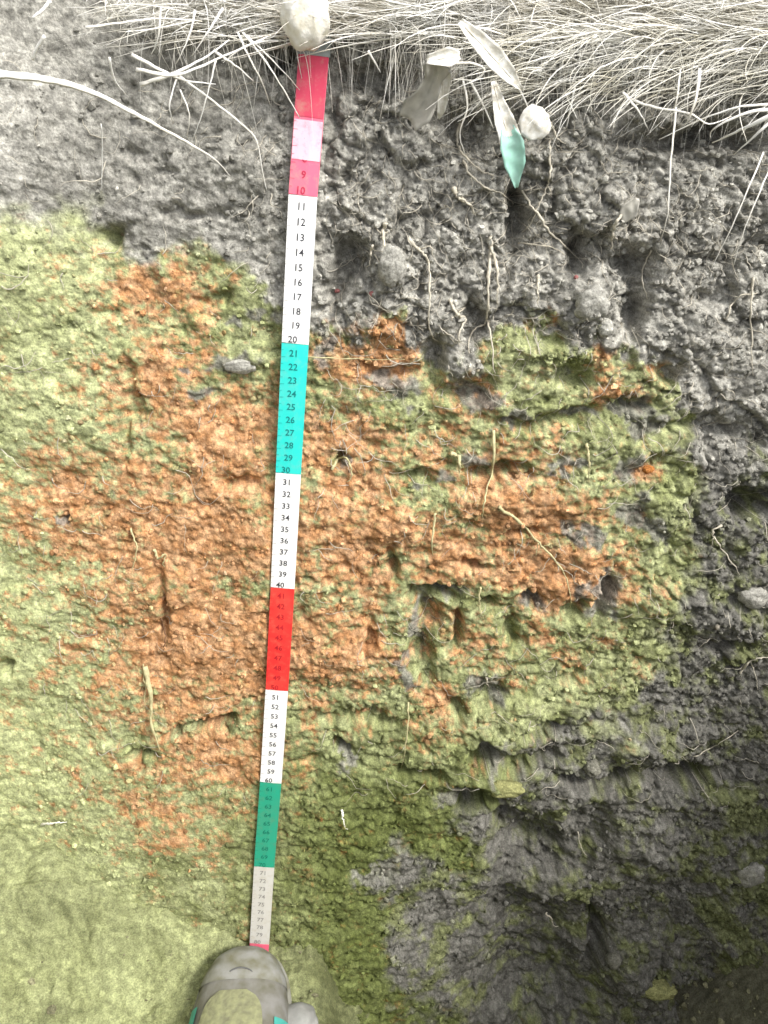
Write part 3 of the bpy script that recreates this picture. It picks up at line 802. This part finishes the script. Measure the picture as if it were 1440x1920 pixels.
root([(1220,470),(1205,520),(1215,560)], 4, 3, 'thin root right of the dark hollow')
root([(1300,1420),(1340,1400),(1385,1370)], 4, 3, 'thin root over the dark undercut at right')

# ------------------------------------------------------------------ leaves
def leaf(name, pts, widths, mat, label, ns, cup=.25, rib=True, twist=0.0):
    raw = catmull([np.array(p, float) for p in pts], 6)
    m = len(raw)
    wv = np.interp(np.linspace(0, 1, m), np.linspace(0, 1, len(widths)), widths)
    nn = np.interp(np.linspace(0, 1, m), np.linspace(0, 1, len(ns)), ns)
    line = np.array([at_dist(a, b, nn[i]) for i, (a, b) in enumerate(raw)])
    T = np.gradient(line, axis=0); T /= np.linalg.norm(T, axis=1, keepdims=True)
    base = line[0]
    K = 8; V = []
    for i in range(m):
        A = np.cross(T[i], NORM); A /= np.linalg.norm(A); B = np.cross(A, T[i])
        tw = twist * i / (m - 1)
        A, B = A * math.cos(tw) + B * math.sin(tw), B * math.cos(tw) - A * math.sin(tw)
        for k in range(K + 1):
            q = k / K * 2 - 1
            wd = wv[i] * PXM
            V.append(line[i] + A * q * wd / 2 + B * (q * q * cup * wd + .0003 * math.sin(i * 1.3 + q * 3)) - base)
    nb = len(V)
    V += [v - NORM * .0004 for v in V]
    F = []
    for i in range(m - 1):
        for k in range(K):
            a = i * (K + 1) + k
            F.append((a, a + 1, a + K + 2, a + K + 1)); F.append((nb + a, nb + a + K + 1, nb + a + K + 2, nb + a + 1))
    for i in range(m - 1):
        for k in (0, K):
            a = i * (K + 1) + k
            F.append((a, a + K + 1, nb + a + K + 1, nb + a) if k == 0 else (a, nb + a, nb + a + K + 1, a + K + 1))
    for i in (0, m - 1):
        for k in range(K):
            a = i * (K + 1) + k
            F.append((a, nb + a, nb + a + 1, a + 1) if i == 0 else (a, a + 1, nb + a + 1, nb + a))
    root_ = empty(name, base, label, 'leaf', 'leaves caught in the rim')
    mesh_obj('blade', V, F, mat, root_)
    if rib:
        o = tube('midrib', line - 0 + NORM * .0003, .0005, .0002, mat, None, 5, 0, 0)
        o.location = (0, 0, 0); o.parent = root_
    return root_
leaf('leaf', [(862,40),(905,85),(945,130),(978,168)], [10, 24, 30, 22, 4], M_LEAFW, 'bleached white strap leaf lying diagonally across the rim', [.05, .05, .045, .035], .2)
lf = leaf('leaf', [(925,152),(934,190),(944,225),(956,262)], [8, 18, 30, 34], M_LEAFW, 'pointed leaf with a pale upper half and a blue green hanging tip', [.03, .034, .034, .031], .22)
tip = leaf('leaf', [(950,238),(958,270),(964,305),(968,352)], [20, 38, 34, 5], M_LEAFT, 'x', [.0325, .031, .027, .02], .22)
for ch in list(tip.children):
    if ch.name.startswith('blade'):
        ch.name = 'leaf_tip'; ch.data.transform(__import__('mathutils').Matrix.Translation(tip.location - lf.location)); ch.parent = lf; ch['label'] = 'blue green leaf tip'
    else:
        bpy.data.objects.remove(ch)
bpy.data.objects.remove(tip)
leaf('leaf', [(1022,208),(1005,228),(985,258)], [14, 44, 52, 46, 16], M_LEAFW, 'round pale leaf beside the blue green leaf', [.032, .034, .030], .12)
leaf('leaf', [(822,112),(812,150),(795,190),(768,226)], [44, 26, 34, 50, 34], M_LEAFG, 'withered grey funnel shaped leaf hanging over the rim', [.045, .035, .028, .02], .4)
leaf('leaf', [(800,112),(840,108),(862,104)], [12, 26, 10], M_LEAFW, 'small folded white leaf on top of the withered grey one', [.05, .05, .048], .3)
leaf('leaf', [(838,120),(832,150),(828,200),(822,222)], [14, 22, 14, 4], M_LEAFW, 'narrow white leaf behind the withered grey one', [.042, .034, .026, .02], .3)
leaf('leaf', [(1196,372),(1180,392),(1165,412)], [8, 30, 16], M_LEAFG, 'pale crumpled leaf above a dark hollow at upper right', [.026, .024, .02], .3, False)

# ------------------------------------------------------------------ cream round cap over the top of the tape
def rounded(name, centre, rx, ry, rz, mat, seed, rough=.03, sub=24):
    V = []; F = []
    for i in range(sub + 1):
        a = math.pi * i / sub
        for j in range(sub * 2):
            b = 2 * math.pi * j / (sub * 2)
            v = np.array([math.sin(a) * math.cos(b), math.sin(a) * math.sin(b), math.cos(a)])
            k = 1 + rough * float(perlin(np.array([v[0] * 1.7 + seed]), np.array([v[1] * 1.7 + v[2] * 1.3]), seed)[0])
            V.append(v * k * np.array([rx, ry, rz]))
    n2 = sub * 2
    for i in range(sub):
        for j in range(n2):
            F.append((i * n2 + j, (i + 1) * n2 + j, (i + 1) * n2 + (j + 1) % n2, i * n2 + (j + 1) % n2))
    o = mesh_obj(name, V, F, mat); o.location = centre
    return o
M_CREAM = plain_material('cream_stone', (.84, .82, .76), .8, .25, 150, .15, .0012, col2=(.62, .58, .46))
cp = at_dist(573, 30, .034)
cap = rounded('round_stone', cp, .0148, .012, .0185, M_CREAM, 3, .12)
tag(cap, 'smooth cream coloured stone resting on the top end of the tape', 'stone')

# ------------------------------------------------------------------ the measuring tape
def tape_point(s, q, off):                    # q across in metres
    u = float(tape_u(s)); du = float(tape_u(s + .005) - tape_u(s - .005)) / .01
    L = math.hypot(1, du)
    n = .0075 + .0016 * math.sin(s * 9.0) + off
    return W(u + q / L, s - q * du / L, n)
TW = .0196
tape_o = empty('measuring_tape', tape_point(0.0, 0, 0), 'flat measuring tape with red, white, teal and green sections hanging down the face', 'measuring tape')
tb = np.array(tape_o.location)
def tape_mat(name, col, wear=.12, col2=None):
    m, N, L, P = newmat(name)
    P.inputs['Roughness'].default_value = .55; P.inputs['Specular IOR Level'].default_value = .35
    tc = N.new('ShaderNodeTexCoord')
    n1 = N.new('ShaderNodeTexNoise'); n1.inputs['Scale'].default_value = 160; n1.inputs['Detail'].default_value = 6; n1.inputs['Roughness'].default_value = .7
    n2 = N.new('ShaderNodeTexNoise'); n2.inputs['Scale'].default_value = 38; n2.inputs['Detail'].default_value = 5
    L.new(tc.outputs['Object'], n1.inputs[0]); L.new(tc.outputs['Object'], n2.inputs[0])
    mx = N.new('ShaderNodeMix'); mx.data_type = 'RGBA'
    mx.inputs['A'].default_value = (*col, 1); mx.inputs['B'].default_value = (*(col2 or (.42, .37, .26)), 1)
    mr = N.new('ShaderNodeMapRange'); mr.inputs[1].default_value = .5; mr.inputs[2].default_value = .8; mr.inputs[3].default_value = 0; mr.inputs[4].default_value = wear * 4
    L.new(n1.outputs['Fac'], mr.inputs[0])
    mr2 = N.new('ShaderNodeMapRange'); mr2.inputs[1].default_value = .45; mr2.inputs[2].default_value = .75; mr2.inputs[3].default_value = 0; mr2.inputs[4].default_value = wear * 1.5
    L.new(n2.outputs['Fac'], mr2.inputs[0])
    ad = N.new('ShaderNodeMath'); ad.operation = 'ADD'; ad.use_clamp = True; L.new(mr.outputs[0], ad.inputs[0]); L.new(mr2.outputs[0], ad.inputs[1])
    L.new(ad.outputs[0], mx.inputs['Factor']); L.new(mx.outputs['Result'], P.inputs['Base Color'])
    return m
T_RED = tape_mat('tape_red', (.58, .045, .10)); T_ROSE = tape_mat('tape_rose_glare', (.86, .50, .58), .2, (.75, .16, .24)); T_PINK = tape_mat('tape_pink', (.80, .13, .22))
T_SCAR = tape_mat('tape_scarlet', (.72, .030, .028), .14, (.55, .16, .10)); T_WHITE = tape_mat('tape_white', (.82, .82, .81), .14, (.50, .46, .36)); T_TEAL = tape_mat('tape_teal', (.02, .56, .50), .12, (.22, .42, .36))
T_GREEN = tape_mat('tape_green', (.02, .32, .20), .12, (.14, .22, .12)); T_INK = plain_material('tape_ink', (.06, .06, .07), .6, .3, 300, .2)
T_EDGE = plain_material('tape_edge', (.30, .33, .32), .5, .2, 80, .4)
def strip(name, s0, s1, mat, parent, half=TW / 2, off=0.0, th=.0007, q0=None, q1=None, label=None):
    m = max(2, int((s1 - s0) / .004)); V = []; F = []
    qa = -half if q0 is None else q0; qb = half if q1 is None else q1
    for i in range(m + 1):
        s = s0 + (s1 - s0) * i / m
        for (q, o_) in ((qa, off), (qa * .4 + qb * .6 if q0 is None else (qa + qb) / 2, off + (.0004 if q0 is None else 0)), (qb, off), (qb, off - th), (qa, off - th)):
            V.append(tape_point(s, q, o_) - tb)
    for i in range(m):
        for k in range(5):
            F.append((i * 5 + k, i * 5 + (k + 1) % 5, (i + 1) * 5 + (k + 1) % 5, (i + 1) * 5 + k))
    F.append((0, 1, 2, 3, 4)[::-1]); F.append(tuple(m * 5 + k for k in range(5)))
    o = mesh_obj(name, V, F, mat, parent, False)
    if label: o['label'] = label
    return o
strip('end_clip', -.012, .0165, T_EDGE, tape_o, TW / 2 + .0008, .0006, .0016)
secs = [('section', .0165, .1, T_PINK, None), ('section', .1, .2, T_WHITE, None), ('section', .2, .3, T_TEAL, None), ('section', .3, .4, T_WHITE, None),
        ('section', .4, .5, T_SCAR, None), ('section', .5, .6, T_WHITE, None), ('section', .6, .7, T_GREEN, None), ('section', .7, .8, T_WHITE, None), ('section', .8, .86, T_PINK, None)]
labels = ['pink red first section, with glare painted in the middle', 'white section numbered 11 to 20', 'teal section numbered 21 to 30', 'white section numbered 31 to 40', 'scarlet section',
          'white section numbered 51 to 60', 'dark green section', 'dusty white section numbered 71 to 80', 'pink stub entering the soil']
T_DUSTY = tape_mat('tape_dusty_white', (.56, .55, .51), .14)
so = []
for i, (nm, a, b, m_, _) in enumerate(secs):
    if i == 7: m_ = T_DUSTY
    so.append(strip(nm, a + .0002, b - .0002, m_, tape_o, label=labels[i]))
strip('red_and_glare_band', .0165, .052, T_RED, so[0], TW / 2 - .0003, .00035, .0005)
strip('red_and_glare_band', .054, .078, T_ROSE, so[0], TW / 2 - .0003, .00035, .0005)  # pale rose band painted as glare on the red section
def numerals(sec, lo, hi, mat, size=.0068):
    V = []; F = []
    for k in range(lo, hi + 1):
        cu = bpy.data.curves.new('num', 'FONT'); cu.body = str(k); cu.size = size; cu.align_x = 'CENTER'; cu.align_y = 'CENTER'; cu.resolution_u = 2
        cu.offset = .00008
        ob = bpy.data.objects.new('num', cu); COL.objects.link(ob)
        bpy.context.view_layer.update()
        me = bpy.data.meshes.new_from_object(ob.evaluated_get(bpy.context.evaluated_depsgraph_get()))
        b0 = len(V); sc = k / 100 - .0028
        for v in me.vertices:
            V.append(tape_point(sc - v.co.y, v.co.x - .0005 + (-.0015 if k % 10 == 0 else 0), .00062) - tb)
        for p in me.polygons: F.append(tuple(b0 + i for i in p.vertices))
        bpy.data.objects.remove(ob); bpy.data.curves.remove(cu); bpy.data.meshes.remove(me)
    # centimetre ticks at the left edge
    for k in range(lo, hi + 1):
        for h, wd in ((0, .0032), (.5, .0018)):
            s = k / 100 - h / 100 - (.0003 if k == hi and h == 0 else 0)
            b0 = len(V)
            for (q, ds) in ((-TW / 2 + .0003, -.00012), (-TW / 2 + wd, -.00012), (-TW / 2 + wd, .00012), (-TW / 2 + .0003, .00012)):
                V.append(tape_point(s + ds, q, .00055) - tb)
            F.append((b0, b0 + 3, b0 + 2, b0 + 1))
    return mesh_obj('numbers', V, F, mat, sec, False)
T_INKT = plain_material('tape_ink_teal', (.01, .20, .19), .6, .3, 300, .2)
T_INKR = plain_material('tape_ink_red', (.50, .02, .03), .6, .3, 300, .2)
T_INKP = plain_material('tape_ink_pink', (.52, .04, .09), .6, .3, 300, .2)
T_INKG = plain_material('tape_ink_green', (.012, .20, .13), .6, .3, 300, .2)
T_INKD = plain_material('tape_ink_dusty', (.30, .29, .27), .6, .3, 300, .2)
for i, (a, b, m_) in enumerate([(6, 10, T_INKP), (11, 20, T_INK), (21, 30, T_INKT), (31, 40, T_INK), (41, 50, T_INKR), (51, 60, T_INK), (61, 70, T_INKG), (71, 80, T_INKD)]):
    numerals(so[i], a, b, m_)

# ------------------------------------------------------------------ shoe toe at the foot of the tape
def ray_z(px, py, z):
    d = np.array([(px - 720) / FOC, 0, 0]) + np.array([0, math.cos(PITCH), -math.sin(PITCH)]) - (py - 960) / FOC * np.array([0, math.sin(PITCH), math.cos(PITCH)])
    t = (z - CAM[2]) / d[2]
    return CAM + d * t
FLOOR = -0.775
toe = ray_z(462, 1768, FLOOR + .035)
SH = plain_material('shoe_grey', (.24, .235, .22), .9, .25, 70, .1, .0012, col2=(.15, .145, .11))
SH2 = plain_material('shoe_rubber', (.29, .29, .275), .85, .2, 75, .15, .001, col2=(.18, .175, .12))
SHT = plain_material('shoe_teal', (.08, .42, .36), .6, .25, 60, .3)
SHO = plain_material('shoe_tongue', (.30, .31, .17), .9, .3, 180, .1, .0012, col2=(.19, .19, .12))
SHS = plain_material('shoe_seam', (.13, .13, .13), .8, .2, 60, .3)
shoe = empty('shoe', (toe[0], toe[1], FLOOR + .004), 'grey shoe with teal sides whose rounded toe points at the foot of the tape', 'shoe')
WX = [0, .004, .012, .028, .055, .09, .13, .17, .21, .25, .275, .285]
WW = [.004, .019, .030, .039, .0445, .048, .046, .040, .034, .033, .026, .010]
WH = [.022, .034, .042, .049, .056, .066, .078, .090, .100, .104, .10, .09]
def prof(d):
    return float(np.interp(d, WX, WW)), float(np.interp(d, WX, WH))
def shoe_pt(d, a, k=1.0, base=.014):           # a: 0 right side ... pi left side over the top
    w, h = prof(d)
    ca, sa_ = math.cos(a), math.sin(a)
    x = w * k * math.copysign(abs(ca) ** .75, ca); z = base + (h * k - base) * abs(sa_) ** .8
    return np.array([x, -d, z])
def patch(name, ds, aas, k, mat, nd=24, na=20, parent=shoe):
    V = []; F = []
    for i in range(nd + 1):
        t = i / nd
        d = ds[0] + (ds[1] - ds[0]) * t ** (1.6 if ds[0] == 0 else 1)
        a0 = aas[0](d) if callable(aas[0]) else aas[0]; a1 = aas[1](d) if callable(aas[1]) else aas[1]
        for j in range(na + 1):
            V.append(shoe_pt(d, a0 + (a1 - a0) * j / na, k))
    for i in range(nd):
        for j in range(na):
            q = i * (na + 1) + j
            F.append((q, q + 1, q + na + 2, q + na + 1))
    return mesh_obj(name, V, F, mat, parent)
patch('upper', (0, .285), (0.0, math.pi), 1.0, SH, 44, 32)
patch('toe_cap', (0, .040), (0.0, math.pi), 1.02, SH2, 18, 32)
patch('tongue', (.050, .20), (lambda d: 1.12 + .35 * math.exp(-(d - .05) / .008), lambda d: math.pi - .95 - .35 * math.exp(-(d - .05) / .008)), 1.03, SHO, 30, 12)
patch('side_panel', (.072, .2), (lambda d: .25, lambda d: .85), 1.03, SHT)
patch('side_panel', (.060, .2), (lambda d: math.pi - .75, lambda d: math.pi - .05), 1.03, SHT)
arc = [np.array([.012 * math.sin(b) , -.030 - .006 * (1 - math.cos(b)), prof(.034)[1] * 1.02 + .0008 - .002 * abs(math.sin(b))]) for b in np.linspace(-1.0, 1.4, 14)]
o = tube('toe_seam', np.array(arc), .0007, .0006, SHS, None, 6, 0, 0); o.location = (0, 0, 0)
o.data.transform(__import__('mathutils').Matrix.Translation(Vector(arc[0]))); o.parent = shoe
V = []; F = []
ring = [(prof(d)[0] + .003, -d) for d in np.linspace(.0, .285, 40)]
out = [(x, y) for x, y in ring] + [(-x, y) for x, y in ring[::-1]]
out[0] = (.004, .003); out[-1] = (-.004, .003)
for z in (0, .016):
    for (x, y) in out: V.append((x, y, z))
m = len(out)
for i in range(m): F.append((i, (i + 1) % m, m + (i + 1) % m, m + i))
F.append(tuple(range(m))[::-1]); F.append(tuple(range(m, 2 * m)))
mesh_obj('sole', V, F, SH2, shoe, False)
for k in range(4):
    d = .085 + k * .026; w, h = prof(d)
    ln = np.array([[x, -d - .004 * math.cos(x * 80), h * 1.03 + .004 - abs(x) ** 2 * 14] for x in np.linspace(-.020, .020, 9)])
    o = tube('lace', ln, .0022, .0022, SH2, None, 6, 0, 0, .5); o.data.transform(__import__('mathutils').Matrix.Translation(Vector(ln[0]))); o.location = (0, 0, 0); o.parent = shoe
shoe.rotation_euler = (0, 0, math.radians(2))

ps = ray_z(552, 1925, FLOOR + .015)
st = rounded('stone', (ps[0], ps[1], FLOOR + .012), .024, .020, .020, plain_material('pale_stone', (.34, .34, .32), .85, .3, 80, .1, .0012), 9, .15)
tag(st, 'pale grey rounded stone right beside the shoe', 'stone')

# ------------------------------------------------------------------ clods and fragments that can be told apart
def clod(px, py, r, col, label, name='clod', cat='clod', z=None, sq=(1, 1, 1), group=None):
    c = on_face(px, py, r * .12) if z is None else ray_z(px, py, z)
    V0, F0 = IV, IF
    # one subdivision
    V = [tuple(v) for v in V0]; F = []
    mid = {}
    def m(a, b):
        k = (min(a, b), max(a, b))
        if k not in mid:
            p = (np.array(V[a]) + np.array(V[b])) / 2; p /= np.linalg.norm(p); V.append(tuple(p)); mid[k] = len(V) - 1
        return mid[k]
    for (a, b, c_) in F0:
        x, y, z_ = m(a, b), m(b, c_), m(c_, a); F += [(a, x, z_), (b, y, x), (c_, z_, y), (x, y, z_)]
    for _ in range(2):
        mid.clear(); F2 = []
        for (a, b, c_) in F:
            x, y, z_ = m(a, b), m(b, c_), m(c_, a); F2 += [(a, x, z_), (b, y, x), (c_, z_, y), (x, y, z_)]
        F = F2
    A = np.array(V); q = random.uniform(0, 50)
    k = 1 + .42 * fbm(A[:, 0] * 1.1 + q, A[:, 1] * 1.1 + A[:, 2] * 1.4, 1.0, 5, 5, .6) + .10 * fbm(A[:, 0] * 7 + q, A[:, 1] * 5 + A[:, 2] * 7, 1.0, 2, 6)
    A = A * k[:, None] * r * np.array(sq) * rng.uniform(.8, 1.2, 3)
    cc = np.array(col)[None] * np.clip(1 + .6 * fbm(A[:, 0] + q, A[:, 2] + A[:, 1], r * .5, 4, 7, .65), .5, 1.5)[:, None]
    o = np_mesh(name, A, np.array(F), M_SOIL, cc); o.location = c
    tag(o, label, cat, group)
    return o
MC = {}
RED = (.34, .14, .13); ORG = (.42, .17, .05); ASH = (.37, .36, .32); OLV = (.30, .30, .13); DRK = (.19, .185, .15)
clod(632, 545, .0018, RED, 'small reddish fragment right of the tape, beside the dark hollow', 'clay_fragment', 'fragment')
clod(697, 551, .0018, RED, 'small dark red fragment right of the dark hollow', 'clay_fragment', 'fragment')
clod(1080, 520, .0018, RED, 'small crimson fragment on the grey lump at upper right', 'clay_fragment', 'fragment')
clod(1135, 615, .0060, (.46, .45, .40), 'whitish clod under the grey lump at upper right')
clod(1110, 570, .0130, ASH, 'large smooth grey clod at upper right', sq=(.9, .6, 1.1))
clod(735, 500, .0110, ASH, 'pale grey clod right of the numbered white section', sq=(1.0, .5, 1.2))
clod(1110, 1440, .0070, DRK, 'dark clod left of the undercut')
clod(950, 1480, .0100, OLV, 'olive lump overhanging the dark gap', sq=(1.4, .7, .8))
clod(1235, 1855, .0110, OLV, 'yellowish olive clod near the bottom edge at right', sq=(1.5, .8, .6))
clod(1150, 1800, .0080, DRK, 'dark clod at the bottom right of the hollow')
clod(1408, 1640, .0150, ASH, 'big pale clod at the right edge', sq=(.8, .6, 1.5))
clod(1415, 1120, .0110, ASH, 'grey clod at the right edge above the pale root', sq=(1, .6, .9))
clod(1215, 880, .0045, ORG, 'orange clod at the border of the grey soil', sq=(1.4, .7, .8))
clod(450, 688, .0070, ASH, 'pale ash grey patch of soil left of the teal section', sq=(1.9, .35, .8))
